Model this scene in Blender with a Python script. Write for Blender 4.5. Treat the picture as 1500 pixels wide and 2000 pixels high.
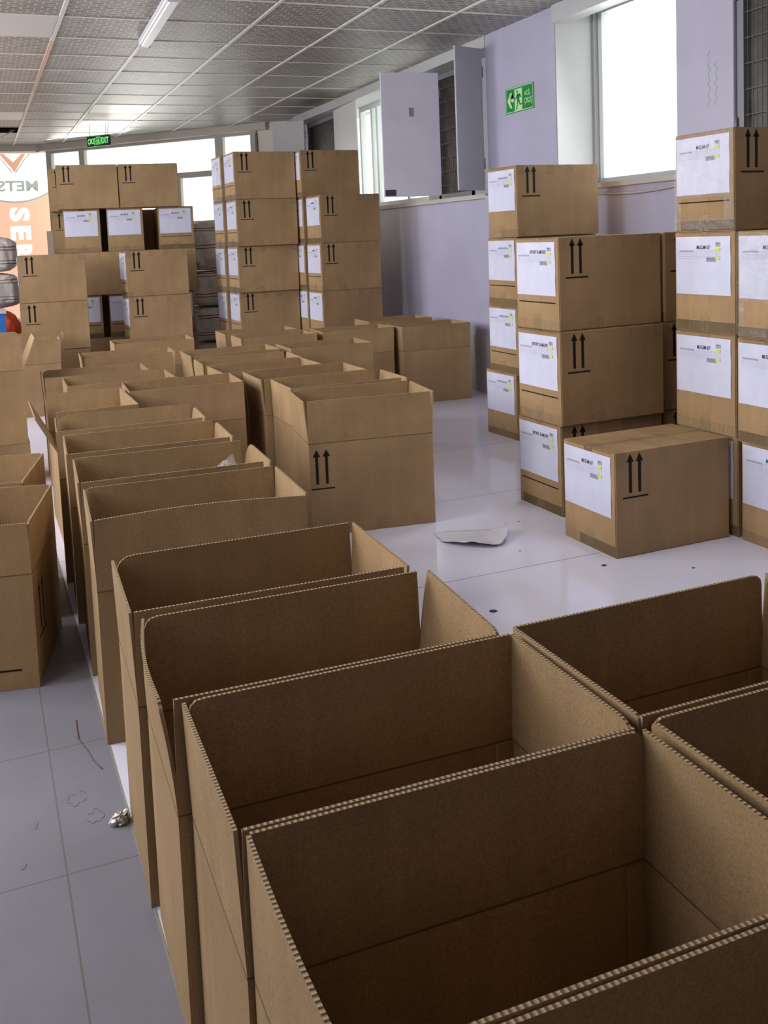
import bpy, bmesh, math, random
from mathutils import Vector, Matrix, noise
random.seed(7)
S = bpy.context.scene
C = S.collection
for o in list(bpy.data.objects): bpy.data.objects.remove(o)

# ---------------------------------------------------------------- camera
cam = bpy.data.cameras.new('camera'); cam_o = bpy.data.objects.new('camera', cam); C.objects.link(cam_o)
cam.sensor_fit = 'AUTO'; cam.sensor_width = 36.0
cam.lens = 1857.756 / 2000 * 36
cam.shift_x = (750 - 699.886) / 2000
cam.shift_y = -(1000 - 633.295) / 2000
cam.clip_start = 0.02; cam.clip_end = 200
RX = Vector((0.9263, -0.3744, -0.0418)); DN = Vector((-0.0727, -0.0687, -0.9950)); FW = Vector((0.3697, 0.9247, -0.0909))
FW.normalize(); RX = (RX - FW * RX.dot(FW)).normalized(); UP = RX.cross(FW)
m = Matrix.Identity(4)
for i, a in enumerate((RX, UP, -FW)):
    for j in range(3): m[j][i] = a[j]
m[2][3] = 1.4
cam_o.matrix_world = m
S.camera = cam_o

# ---------------------------------------------------------------- exposure, world, daylight
S.view_settings.view_transform = 'Standard'; S.view_settings.look = 'None'
S.view_settings.gamma = 1; S.view_settings.use_curve_mapping = False
S.view_settings.exposure = 0.0
w = bpy.data.worlds.new('world'); S.world = w; w.use_nodes = True
bg = w.node_tree.nodes['Background']; bg.inputs[0].default_value = (1.0, 0.99, 0.95, 1); bg.inputs[1].default_value = 2.6

def area(name, loc, direction, sx, sy, power, color=(0.86, 0.90, 1.0), spread=180, portal=False):
    l = bpy.data.lights.new(name, 'AREA'); l.shape = 'RECTANGLE'; l.size = sx; l.size_y = sy
    l.energy = power; l.color = color; l.spread = math.radians(spread)
    if portal: l.cycles.is_portal = True
    o = bpy.data.objects.new(name, l); C.objects.link(o); o.location = loc
    o.rotation_euler = Vector(direction).to_track_quat('-Z', 'Z').to_euler()
    return o
# daylight through the left, far and right windows, plus an added fill behind
DAY = (0.98, 0.97, 1.0)
area('daylight_left_window', (-2.08, 1.9, 2.15), (1, 0, -0.55), 1.9, 1.4, 26, DAY, 165)
area('daylight_left_window', (-2.08, 3.8, 2.15), (1, 0, -0.55), 1.8, 1.4, 72, DAY, 165)
area('daylight_left_window', (-2.08, 5.95, 2.15), (1, 0, -0.55), 2.4, 1.4, 62, DAY, 165)
area('daylight_left_window', (-2.08, 8.45, 2.15), (1, 0, -0.55), 2.4, 1.4, 125, DAY, 165)
area('back_fill', (-0.4, -2.5, 1.95), (0.1, 1, -0.1), 2.2, 1.2, 4.5, DAY, 165)  # no window here: unseen fill added to lift the front faces
area('daylight_far_windows', (2.35, 14.05, 2.25), (-0.70, -0.71, -0.25), 3.4, 1.0, 45, (1.0, 0.97, 0.92), 165)
area('daylight_right_window', (4.42, 5.2, 2.3), (-1, 0, -0.35), 1.2, 1.0, 24, DAY, 150)

# ---------------------------------------------------------------- materials
MAT = {}
def mat(name, col=(0.5, 0.5, 0.5), rough=0.6, spec=0.5, metal=0.0, emit=None, estr=0):
    if name in MAT: return MAT[name]
    mt = bpy.data.materials.new(name); mt.use_nodes = True
    b = mt.node_tree.nodes['Principled BSDF']
    b.inputs['Base Color'].default_value = (*col, 1); b.inputs['Roughness'].default_value = rough
    b.inputs['Specular IOR Level'].default_value = spec; b.inputs['Metallic'].default_value = metal
    if emit: b.inputs['Emission Color'].default_value = (*emit, 1); b.inputs['Emission Strength'].default_value = estr
    MAT[name] = mt
    return mt
def nodes(mt): return mt.node_tree.nodes, mt.node_tree.links, mt.node_tree.nodes['Principled BSDF']
def ramp(N, stops):
    r = N.new('ShaderNodeValToRGB'); e = r.color_ramp.elements
    while len(e) < len(stops): e.new(0.5)
    for k, (p, c) in enumerate(stops): e[k].position = p; e[k].color = (*c, 1)
    return r
def coords(N, L, scale=(1, 1, 1), kind='Object', rot=(0, 0, 0)):
    t = N.new('ShaderNodeTexCoord'); mp = N.new('ShaderNodeMapping')
    mp.inputs['Scale'].default_value = scale; mp.inputs['Rotation'].default_value = rot
    L.new(t.outputs[kind], mp.inputs[0]); return mp.outputs[0]
def noise_tex(N, L, vec, scale, detail=4, rough=0.6):
    n = N.new('ShaderNodeTexNoise'); n.inputs['Scale'].default_value = scale
    n.inputs['Detail'].default_value = detail; n.inputs['Roughness'].default_value = rough
    L.new(vec, n.inputs['Vector']); return n.outputs['Fac']
def mixc(N, L, fac, a, b, mode='MIX'):
    x = N.new('ShaderNodeMix'); x.data_type = 'RGBA'; x.blend_type = mode
    for s, v in ((0, fac), (6, a), (7, b)):
        if hasattr(v, 'links'): L.new(v, x.inputs[s])
        elif s == 0: x.inputs[0].default_value = v
        else: x.inputs[s].default_value = (*v, 1)
    return x.outputs[2]
def mathn(N, L, op, a, b=None):
    x = N.new('ShaderNodeMath'); x.operation = op
    for s, v in ((0, a), (1, b)):
        if v is None: continue
        if hasattr(v, 'links'): L.new(v, x.inputs[s])
        else: x.inputs[s].default_value = v
    return x.outputs[0]
def bump(N, L, h, b, strength=0.2, dist=0.002):
    x = N.new('ShaderNodeBump'); x.inputs['Strength'].default_value = strength; x.inputs['Distance'].default_value = dist
    L.new(h, x.inputs['Height']); L.new(x.outputs[0], b.inputs['Normal'])

def cardboard(name, base):
    mt = mat(name, base, 0.78, 0.25); N, L, b = nodes(mt)
    oi = N.new('ShaderNodeObjectInfo')
    v = coords(N, L); vs = coords(N, L, (14, 14, 0.6)); vf = coords(N, L, (1, 1, 0.15))
    n1 = noise_tex(N, L, v, 3.0, 5)          # broad staining
    n2 = noise_tex(N, L, v, 240, 3, 0.8)          # paper fibre
    n3 = noise_tex(N, L, vs, 1.0, 2)         # faint vertical flute bands
    n4 = noise_tex(N, L, vf, 260, 1)
    dark = tuple(c * 0.80 for c in base); lite = tuple(min(1, c * 1.14) for c in base)
    r = ramp(N, [(0.25, dark), (0.75, lite)]); L.new(n1, r.inputs[0])
    r2 = ramp(N, [(0.34, (0.76, 0.75, 0.74)), (0.66, (1.17, 1.17, 1.17))]); L.new(n2, r2.inputs[0])
    r3 = ramp(N, [(0.35, (0.94, 0.935, 0.93)), (0.65, (1.05, 1.05, 1.05))]); L.new(n3, r3.inputs[0])
    c = mixc(N, L, 1.0, r.outputs[0], r2.outputs[0], 'MULTIPLY')
    c = mixc(N, L, 1.0, c, r3.outputs[0], 'MULTIPLY')
    # a few smudges
    sm = noise_tex(N, L, v, 9, 2); rs = ramp(N, [(0.70, (1, 1, 1)), (0.78, (0.84, 0.82, 0.80))]); L.new(sm, rs.inputs[0])
    c = mixc(N, L, 1.0, c, rs.outputs[0], 'MULTIPLY')
    hv = N.new('ShaderNodeHueSaturation'); L.new(c, hv.inputs['Color'])
    L.new(mathn(N, L, 'ADD', mathn(N, L, 'MULTIPLY', oi.outputs['Random'], 0.14), 0.93), hv.inputs['Value'])
    L.new(hv.outputs[0], b.inputs['Base Color'])
    bump(N, L, mathn(N, L, 'ADD', mathn(N, L, 'MULTIPLY', n4, 0.7), n2), b, 0.25, 0.0012)
    return mt
KRAFT = cardboard('kraft_cardboard', (0.380, 0.250, 0.131))
def corrugated():
    mt = mat('corrugated_edge', (0.42, 0.31, 0.19), 0.85, 0.2); N, L, b = nodes(mt)
    t = N.new('ShaderNodeTexCoord'); sx = N.new('ShaderNodeSeparateXYZ'); L.new(t.outputs['Object'], sx.inputs[0])
    s = sx.outputs[0]
    wv = mathn(N, L, 'SINE', mathn(N, L, 'MULTIPLY', s, 2 * math.pi / 0.0085))
    r = ramp(N, [(0.0, (0.26, 0.175, 0.10)), (0.5, (0.37, 0.265, 0.165)), (1.0, (0.50, 0.385, 0.25))])
    L.new(mathn(N, L, 'ADD', mathn(N, L, 'MULTIPLY', wv, 0.5), 0.5), r.inputs[0])
    L.new(r.outputs[0], b.inputs['Base Color'])
    bump(N, L, wv, b, 0.8, 0.002)
    return mt
CORR = corrugated()
INK = mat('black_print', (0.012, 0.010, 0.009), 0.6, 0.2)
CREASE = mat('crease_shadow', (0.17, 0.11, 0.06), 0.9, 0.1)
def paper_mat():
    mt = mat('label_paper', (0.66, 0.67, 0.81), 0.45, 0.4); N, L, b = nodes(mt)
    v = coords(N, L); n = noise_tex(N, L, v, 7, 3); r = ramp(N, [(0.3, (0.60, 0.61, 0.77)), (0.7, (0.68, 0.69, 0.86))]); L.new(n, r.inputs[0])
    L.new(r.outputs[0], b.inputs['Base Color']); bump(N, L, n, b, 0.25, 0.004); return mt
PAPER = paper_mat()
GREY = mat('print_grey', (0.30, 0.30, 0.36), 0.6); LINE = mat('print_line', (0.42, 0.43, 0.50), 0.6)
YEL = mat('print_yellow', (0.66, 0.72, 0.05), 0.6); TXT = mat('print_text', (0.06, 0.06, 0.08), 0.6)
def film(name, col, fac, bs, bscale, rough=0.12):
    mt = bpy.data.materials.new(name); mt.use_nodes = True; N = mt.node_tree.nodes; L = mt.node_tree.links
    b = N['Principled BSDF']; b.inputs['Base Color'].default_value = (*col, 1); b.inputs['Roughness'].default_value = rough
    b.inputs['Specular IOR Level'].default_value = 0.9
    tr = N.new('ShaderNodeBsdfTransparent'); mx = N.new('ShaderNodeMixShader')
    v = coords(N, L); n = noise_tex(N, L, v, bscale, 3)
    fr = ramp(N, [(0.3, (fac * 0.6,) * 3), (0.75, (min(1, fac * 1.5),) * 3)]); L.new(n, fr.inputs[0])
    L.new(fr.outputs[0], mx.inputs[0]); L.new(tr.outputs[0], mx.inputs[1]); L.new(b.outputs[0], mx.inputs[2])
    L.new(mx.outputs[0], N['Material Output'].inputs[0]); bump(N, L, n, b, bs, 0.01)
    MAT[name] = mt; return mt
TAPE = film('clear_packing_tape', (0.46, 0.34, 0.20), 0.11, 0.4, 45)
WRAP = film('crinkled_clear_wrap', (0.60, 0.60, 0.62), 0.13, 1.0, 22, 0.06)
PLAST = film('thin_plastic_film', (0.62, 0.62, 0.68), 0.22, 1.0, 40, 0.08)

def lav(name, base, rough):
    mt = mat(name, base, rough, 0.45); N, L, b = nodes(mt)
    v = coords(N, L); n = noise_tex(N, L, v, 2.2, 5); n2 = noise_tex(N, L, v, 160, 2)
    r = ramp(N, [(0.3, tuple(c * 0.93 for c in base)), (0.7, tuple(c * 1.05 for c in base))]); L.new(n, r.inputs[0])
    st = noise_tex(N, L, v, 11, 6, 0.7); rs = ramp(N, [(0.72, (1, 1, 1)), (0.80, (0.80, 0.79, 0.80))]); L.new(st, rs.inputs[0])
    L.new(mixc(N, L, 1.0, r.outputs[0], rs.outputs[0], 'MULTIPLY'), b.inputs['Base Color']); bump(N, L, n2, b, 0.12, 0.001)
    return mt
WALL = lav('lavender_wall_paint', (0.43, 0.42, 0.555), 0.45)
WHITEW = lav('off_white_paint', (0.46, 0.47, 0.49), 0.5)
CREAM = lav('cream_wall_paint', (0.70, 0.66, 0.58), 0.6)
SHUT = lav('shutter_paint_glare', (0.80, 0.78, 0.92), 0.25)  # window glare on the open shutter lifted into its base colour
SHUTG = lav('shutter_grey_paint', (0.46, 0.46, 0.51), 0.4)
DADO = lav('dark_grey_dado', (0.45, 0.45, 0.48), 0.5)
STONE = lav('sill_stone', (0.52, 0.48, 0.45), 0.5)
PVC = mat('white_window_profile', (0.68, 0.72, 0.72), 0.35)
PVCG = mat('grey_window_profile', (0.30, 0.31, 0.33), 0.45)
BEAM = mat('beam_paint', (0.50, 0.47, 0.42), 0.6)
STEEL = mat('old_steel_frame', (0.22, 0.22, 0.24), 0.5, 0.5, 0.3)
WIRE = mat('wire_mesh', (0.11, 0.11, 0.115), 0.6)
def sooty():
    mt = mat('sooty_glass', (0.03, 0.028, 0.025), 0.35); N, L, b = nodes(mt)
    n = noise_tex(N, L, coords(N, L), 6, 6, 0.7); r = ramp(N, [(0.35, (0.012, 0.011, 0.010)), (0.65, (0.07, 0.06, 0.05)), (0.8, (0.16, 0.15, 0.13))])
    L.new(n, r.inputs[0]); L.new(r.outputs[0], b.inputs['Base Color']); return mt
SOOT = sooty()
def glass():
    mt = bpy.data.materials.new('window_glass'); mt.use_nodes = True; N = mt.node_tree.nodes; L = mt.node_tree.links
    g = N.new('ShaderNodeBsdfGlossy'); g.inputs['Roughness'].default_value = 0.02; t = N.new('ShaderNodeBsdfTransparent')
    t.inputs[0].default_value = (0.97, 0.99, 0.98, 1)
    mx = N.new('ShaderNodeMixShader'); mx.inputs[0].default_value = 0.06
    L.new(t.outputs[0], mx.inputs[1]); L.new(g.outputs[0], mx.inputs[2]); L.new(mx.outputs[0], N['Material Output'].inputs[0]); return mt
GLASS = glass()

def floor_mat(name, base, rough, tx, ty, ox, oy, grout, gw, dirt):
    mt = mat(name, base, rough, 0.5); N, L, b = nodes(mt)
    t = N.new('ShaderNodeTexCoord'); s = N.new('ShaderNodeSeparateXYZ'); L.new(t.outputs['Object'], s.inputs[0])
    def line(o, per, off, wd):
        a = mathn(N, L, 'DIVIDE', mathn(N, L, 'SUBTRACT', o, off), per)
        f = mathn(N, L, 'FRACT', mathn(N, L, 'ADD', a, 100.5))
        d = mathn(N, L, 'ABSOLUTE', mathn(N, L, 'SUBTRACT', f, 0.5))
        return mathn(N, L, 'LESS_THAN', d, wd / per)
    lx = line(s.outputs[0], tx, ox, gw); ly = line(s.outputs[1], ty, oy, gw)
    g = mathn(N, L, 'MAXIMUM', lx, ly)
    v = t.outputs['Object']
    n1 = noise_tex(N, L, v, 1.3, 4); n2 = noise_tex(N, L, v, 14, 6, 0.75)
    r = ramp(N, [(0.25, tuple(c * (1 - dirt) for c in base)), (0.75, tuple(c * (1 + dirt * 0.4) for c in base))])
    L.new(mathn(N, L, 'ADD', mathn(N, L, 'MULTIPLY', n1, 0.6), mathn(N, L, 'MULTIPLY', n2, 0.4)), r.inputs[0])
    L.new(mixc(N, L, g, r.outputs[0], grout), b.inputs['Base Color'])
    n3 = noise_tex(N, L, v, 5, 5); rr = ramp(N, [(0.3, (rough * 0.75,) * 3), (0.8, (min(1, rough * 1.35),) * 3)]); L.new(n3, rr.inputs[0])
    L.new(mixc(N, L, g, rr.outputs[0], (0.8, 0.8, 0.8)), b.inputs['Roughness'])
    bump(N, L, mathn(N, L, 'SUBTRACT', 1, g), b, 0.25, 0.002)
    return mt
FL_GLOSS = floor_mat('glossy_white_tile', (0.80, 0.795, 0.95), 0.13, 4.2, 1.05, 0.255, 3.345, (0.22, 0.21, 0.22), 0.0022, 0.06)
FL_MATT = floor_mat('worn_matt_tile', (0.25, 0.25, 0.30), 0.5, 0.58, 0.576, 0.095, 2.139, (0.17, 0.16, 0.16), 0.0022, 0.16)
def ceil_mat():
    mt = mat('patterned_ceiling_tile', (0.5, 0.49, 0.47), 0.42, 0.5); N, L, b = nodes(mt)
    t = N.new('ShaderNodeTexCoord'); dn = N.new('ShaderNodeTexNoise'); dn.inputs['Scale'].default_value = 26; L.new(t.outputs['Object'], dn.inputs['Vector'])
    ad = N.new('ShaderNodeVectorMath'); ad.operation = 'MULTIPLY_ADD'; L.new(dn.outputs['Color'], ad.inputs[0])
    ad.inputs[1].default_value = (0.03, 0.03, 0); L.new(t.outputs['Object'], ad.inputs[2])
    br = N.new('ShaderNodeTexBrick'); L.new(ad.outputs[0], br.inputs['Vector']); br.offset = 0.5
    br.inputs['Scale'].default_value = 1; br.inputs['Brick Width'].default_value = 0.0866; br.inputs['Row Height'].default_value = 0.058
    br.inputs['Mortar Size'].default_value = 0.0055; br.inputs['Mortar Smooth'].default_value = 0.3
    br.inputs['Color1'].default_value = (0.185, 0.175, 0.155, 1); br.inputs['Color2'].default_value = (0.275, 0.26, 0.235, 1); br.inputs['Mortar'].default_value = (0.53, 0.51, 0.475, 1)
    n = noise_tex(N, L, t.outputs['Object'], 0.9, 4)
    r = ramp(N, [(0.3, (0.9, 0.89, 0.87)), (0.7, (1.05, 1.05, 1.05))]); L.new(n, r.inputs[0])
    # brownish damp stain near the far right corner
    s = N.new('ShaderNodeSeparateXYZ'); L.new(t.outputs['Object'], s.inputs[0])
    dx = mathn(N, L, 'SUBTRACT', s.outputs[0], 3.95); dy = mathn(N, L, 'MULTIPLY', mathn(N, L, 'SUBTRACT', s.outputs[1], 10.9), 0.45)
    d = mathn(N, L, 'SQRT', mathn(N, L, 'ADD', mathn(N, L, 'MULTIPLY', dx, dx), mathn(N, L, 'MULTIPLY', dy, dy)))
    d = mathn(N, L, 'ADD', d, mathn(N, L, 'MULTIPLY', noise_tex(N, L, t.outputs['Object'], 4, 5), 0.5))
    rs = ramp(N, [(0.25, (0.42, 0.34, 0.26)), (0.85, (1, 1, 1))]); L.new(d, rs.inputs[0])
    c = mixc(N, L, 1, br.outputs[0], r.outputs[0], 'MULTIPLY'); c = mixc(N, L, 1, c, rs.outputs[0], 'MULTIPLY')
    L.new(c, b.inputs['Base Color']); bump(N, L, br.outputs['Fac'], b, 0.3, 0.002)
    return mt
CEIL = ceil_mat()
TBAR = mat('white_ceiling_bar', (0.66, 0.65, 0.62), 0.4)
TBARR = mat('reddish_ceiling_bar', (0.66, 0.40, 0.34), 0.4)

# ---------------------------------------------------------------- mesh helpers
def box(bm, p0, p1, mi=0, M=None):
    x0, y0, z0 = p0; x1, y1, z1 = p1
    vs = [Vector(v) for v in ((x0, y0, z0), (x1, y0, z0), (x1, y1, z0), (x0, y1, z0), (x0, y0, z1), (x1, y0, z1), (x1, y1, z1), (x0, y1, z1))]
    if M: vs = [M @ v for v in vs]
    v = [bm.verts.new(q) for q in vs]; fs = []
    for q in ((3, 2, 1, 0), (4, 5, 6, 7), (0, 1, 5, 4), (1, 2, 6, 5), (2, 3, 7, 6), (3, 0, 4, 7)):
        f = bm.faces.new([v[i] for i in q]); f.material_index = mi; fs.append(f)
    return v, fs
def poly(bm, pts, mi=0):
    f = bm.faces.new([bm.verts.new(p) for p in pts]); f.material_index = mi; return f
def tube(bm, pts, r, seg=8, mi=0):
    pts = [Vector(p) for p in pts]; rings = []
    for i, p in enumerate(pts):
        t = (pts[min(i + 1, len(pts) - 1)] - pts[max(i - 1, 0)]).normalized()
        a = t.cross(Vector((0, 0, 1)))
        if a.length < 1e-3: a = t.cross(Vector((1, 0, 0)))
        a.normalize(); bb = t.cross(a)
        rings.append([bm.verts.new(p + a * r * math.cos(2 * math.pi * k / seg) + bb * r * math.sin(2 * math.pi * k / seg)) for k in range(seg)])
    for i in range(len(rings) - 1):
        for k in range(seg):
            f = bm.faces.new((rings[i][k], rings[i][(k + 1) % seg], rings[i + 1][(k + 1) % seg], rings[i + 1][k])); f.material_index = mi; f.smooth = True
    bm.faces.new(rings[0][::-1]); bm.faces.new(rings[-1])
def mesh(name, bm, mats):
    me = bpy.data.meshes.new(name); bmesh.ops.recalc_face_normals(bm, faces=bm.faces); bm.to_mesh(me); bm.free()
    for x in (mats if isinstance(mats, (list, tuple)) else [mats]): me.materials.append(x)
    return me
def obj(name, data, mats=None, parent=None, loc=None, rz=None):
    if isinstance(data, bmesh.types.BMesh): data = mesh(name, data, mats)
    o = bpy.data.objects.new(name, data); C.objects.link(o)
    if parent: o.parent = parent
    if loc is not None: o.location = loc
    if rz is not None: o.rotation_euler = (0, 0, rz)
    return o
def tag(o, label, cat, group=None, kind=None):
    if label: o['label'] = label
    if cat: o['category'] = cat
    if group: o['group'] = group
    if kind: o['kind'] = kind
    return o
def thing(name, label, cat, loc, rz=0, group=None):
    o = bpy.data.objects.new(name, None); C.objects.link(o); o.location = loc; o.rotation_euler = (0, 0, rz)
    o.empty_display_size = 0.1
    return tag(o, label, cat, group)
def struct(name, bm, mats, label=None):
    o = obj(name, bm, mats); o['kind'] = 'structure'
    if label: o['label'] = label
    return o
NB = bmesh.new
def text_mesh(s, width=None, height=None, align='LEFT', bold=0.0, mats=None, extrude=0.0):
    cu = bpy.data.curves.new('text_tmp', 'FONT'); cu.body = s; cu.size = 1; cu.offset = bold; cu.resolution_u = 3; cu.extrude = extrude
    to = bpy.data.objects.new('text_tmp', cu); C.objects.link(to)
    dg = bpy.context.evaluated_depsgraph_get(); me = bpy.data.meshes.new_from_object(to.evaluated_get(dg))
    bpy.data.objects.remove(to)
    xs = [v.co.x for v in me.vertices]; ys = [v.co.y for v in me.vertices]
    x0, x1, y0, y1 = min(xs), max(xs), min(ys), max(ys)
    for v in me.vertices:
        v.co.x = (v.co.x - x0) / (x1 - x0) * (width or (x1 - x0)); v.co.y = (v.co.y - y0) / (y1 - y0) * (height or (y1 - y0))
    return me
def add_text(bm, s, M, width, height, mi, bold=0.0):
    me = text_mesh(s, width, height, bold=bold); n0 = len(bm.verts); f0 = len(bm.faces)
    bm.from_mesh(me); bm.verts.ensure_lookup_table(); bm.faces.ensure_lookup_table()
    for v in bm.verts[n0:]: v.co = M @ v.co
    for f in bm.faces[f0:]: f.material_index = mi
    bpy.data.meshes.remove(me)

# ================================================================ the room
ZC = 3.03; WX = 4.08
bm = NB()
poly(bm, [(-5, -3, 0), (0.255, -3, 0), (0.255, 16.5, 0), (-5, 16.5, 0)], 1)
poly(bm, [(0.255, -3, 0), (5, -3, 0), (5, 16.5, 0), (0.255, 16.5, 0)], 0)
struct('floor', bm, [FL_GLOSS, FL_MATT])
# worn edge line between the two kinds of floor tile
bm = NB(); box(bm, (0.2535, -2.5, 0), (0.2585, 15.5, 0.0012)); struct('trim_1', bm, mat('worn_tile_edge', (0.30, 0.29, 0.24), 0.8))

# far facade runs at an angle from A to B
FA = Vector((1.09, 15.71, 0)); FB = Vector((4.17, 12.535, 0)); FD = (FB - FA).normalized(); FN = Vector((FD.y, -FD.x, 0))  # FN towards room
if FN.dot(Vector((0, -1, 0))) < 0: FN = -FN
FM = Matrix(((FD.x, -FN.x, 0, FA.x), (FD.y, -FN.y, 0, FA.y), (0, 0, 1, 0), (0, 0, 0, 1)))   # local: x along, y outwards, z up
# ceiling
bm = NB(); poly(bm, [(-5, -3, ZC), (4.51, -3, ZC), (4.51, 12.6, ZC), (4.2, 12.6, ZC), (1.09, 15.8, ZC), (-5, 15.95, ZC)])
bmesh.ops.triangulate(bm, faces=bm.faces)
struct('ceiling', bm, CEIL)
CX, CY = 0.692, 0.697; Y0 = 7.09 - CY * 12
bm = NB()
for k in range(-7, 6):
    x = CX * k
    mi = 1 if k == 1 else 0
    if mi:
        box(bm, (x - 0.014, -2.9, ZC - 0.008), (x + 0.014, 7.9, ZC + 0.001), 0); box(bm, (x - 0.016, 7.9, ZC - 0.009), (x + 0.016, 10.4, ZC + 0.001), 1); box(bm, (x - 0.014, 10.4, ZC - 0.008), (x + 0.014, 15.7, ZC + 0.001), 0)
    else:
        ye = 15.7 if x < 1.1 else 15.7 - (x - 1.1) * 1.03
        box(bm, (x - 0.012, -2.9, ZC - 0.008), (x + 0.012, ye, ZC + 0.001), 0)
for k in range(0, 26):
    y = Y0 + CY * k
    if y < -2.9 or y > 15.6: continue
    xe = WX - 0.002 if y < 12.6 else WX - (y - 12.6) * 0.97
    box(bm, (-4.9, y - 0.007, ZC - 0.006), (xe, y + 0.007, ZC + 0.001), 0)
struct('trim_2', bm, [TBAR, TBARR])

# right wall, pilaster, lintels
bm = NB()
box(bm, (WX, -2.5, 0.0), (4.52, 12.6, 1.695)); box(bm, (WX, -2.5, 1.69), (4.52, 2.39, ZC))
box(bm, (WX, 6.08, 1.69), (4.51, 7.10, ZC))
box(bm, (WX + 0.03, 12.25, 1.69), (4.75, 12.7, ZC))
struct('wall_right', bm, WALL)
bm = NB()   # pale reveal of the pillar beside the bright window and wall behind the frames
box(bm, (WX + 0.004, 6.072, 1.70), (4.50, 6.079, ZC))
struct('trim_3', bm, WHITEW)
bm = NB()
box(bm, (WX - 0.03, 2.4, 2.905), (4.19, 6.07, ZC)); box(bm, (WX - 0.0, 7.11, 2.935), (4.75, 12.24, ZC))
struct('trim_4', bm, WHITEW)
bm = NB()
box(bm, (WX - 0.035, 2.4, 1.672), (4.47, 6.07, 1.705)); box(bm, (WX - 0.035, 6.07, 1.672), (WX - 0.001, 7.11, 1.705)); box(bm, (WX - 0.035, 7.11, 1.685), (4.47, 12.6, 1.722))
struct('trim_5', bm, STONE)
bm = NB(); box(bm, (WX - 0.012, -2.5, 0), (WX - 0.0005, 12.6, 0.5)); struct('baseboard_right', bm, DADO)

def win_frame(name, y0, y1, z0, z1, x, posts, m, glassmat=GLASS, th=0.05, bottom=0.07):
    bm = NB()
    box(bm, (x, y0, z0), (x + 0.06, y1, z0 + bottom)); box(bm, (x, y0, z1 - th), (x + 0.06, y1, z1))
    for p in [y0] + list(posts) + [y1 - th]: box(bm, (x - 0.001, p, z0), (x + 0.061, p + th, z1))
    o = struct(name, bm, m)
    bm = NB(); box(bm, (x + 0.025, y0 + 0.01, z0 + 0.01), (x + 0.031, y1 - 0.01, z1 - 0.01)); g = obj('window_pane', bm, glassmat, o)
    return o
# bright window next to the pillar
win_frame('window_1', 4.62, 6.045, 1.705, 3.025, 4.44, (), PVC, bottom=0.02, th=0.045)
bm = NB(); box(bm, (4.40, 6.046, 1.705), (4.47, 6.071, 3.02)); box(bm, (4.425, 4.62, 1.703), (4.439, 6.045, 1.765)); struct('trim_6', bm, PVCG)
win_frame('window_2', 8.78, 10.75, 1.722, 2.935, 4.42, (9.4, 10.2, 10.35), PVC)

def mesh_window(name, y0, y1, z0, z1, x, vert=True):
    bm = NB()
    box(bm, (x, y0, z0), (x + 0.05, y1, z0 + 0.05)); box(bm, (x, y0, z1 - 0.05), (x + 0.05, y1, z1))
    box(bm, (x, y0, z0), (x + 0.05, y0 + 0.05, z1)); box(bm, (x, y1 - 0.05, z0), (x + 0.05, y1, z1))
    o = struct(name, bm, STEEL)
    bm = NB(); box(bm, (x + 0.035, y0 + 0.04, z0 + 0.04), (x + 0.04, y1 - 0.04, z1 - 0.04)); obj('dirty_pane', bm, SOOT, o)
    bm = NB()
    if vert:
        n = max(2, int((y1 - y0) / 0.035))
        for k in range(1, n): yy = y0 + (y1 - y0) * k / n; box(bm, (x + 0.012, yy - 0.0018, z0 + 0.04), (x + 0.016, yy + 0.0018, z1 - 0.04))
        for k in range(1, 9): zz = z0 + (z1 - z0) * k / 9; box(bm, (x + 0.009, y0 + 0.04, zz - 0.0025), (x + 0.0125, y1 - 0.04, zz + 0.0025))
    else:
        for k in range(1, 8): zz = z0 + (z1 - z0) * k / 8; box(bm, (x + 0.009, y0 + 0.04, zz - 0.003), (x + 0.013, y1 - 0.04, zz + 0.003))
        for k in range(1, 6): yy = y0 + (y1 - y0) * k / 6; box(bm, (x + 0.012, yy - 0.002, z0 + 0.04), (x + 0.016, yy + 0.002, z1 - 0.04))
    mo = obj('wire_grille', bm, WIRE, o)
    return o
mesh_window('window_3', 3.0, 4.368, 1.72, 3.02, 4.17)
mesh_window('window_4', 7.75, 8.46, 1.735, 2.93, 4.30)
mesh_window('window_5', 10.98, 12.2, 1.735, 2.93, 4.26, False)
bm = NB(); box(bm, (4.30, 7.13, 1.725), (4.34, 7.74, 2.93)); box(bm, (4.34, 8.48, 1.725), (4.38, 8.77, 2.93)); box(bm, (4.34, 10.76, 1.725), (4.38, 10.97, 2.93)); box(bm, (4.25, 2.4, 1.71), (4.29, 2.98, 2.9))
box(bm, (4.48, 2.4, 1.71), (4.52, 4.61, 3.02)); box(bm, (4.23, 4.375, 1.71), (4.48, 4.61, 3.02)); struct('trim_7', bm, PVCG)

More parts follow.
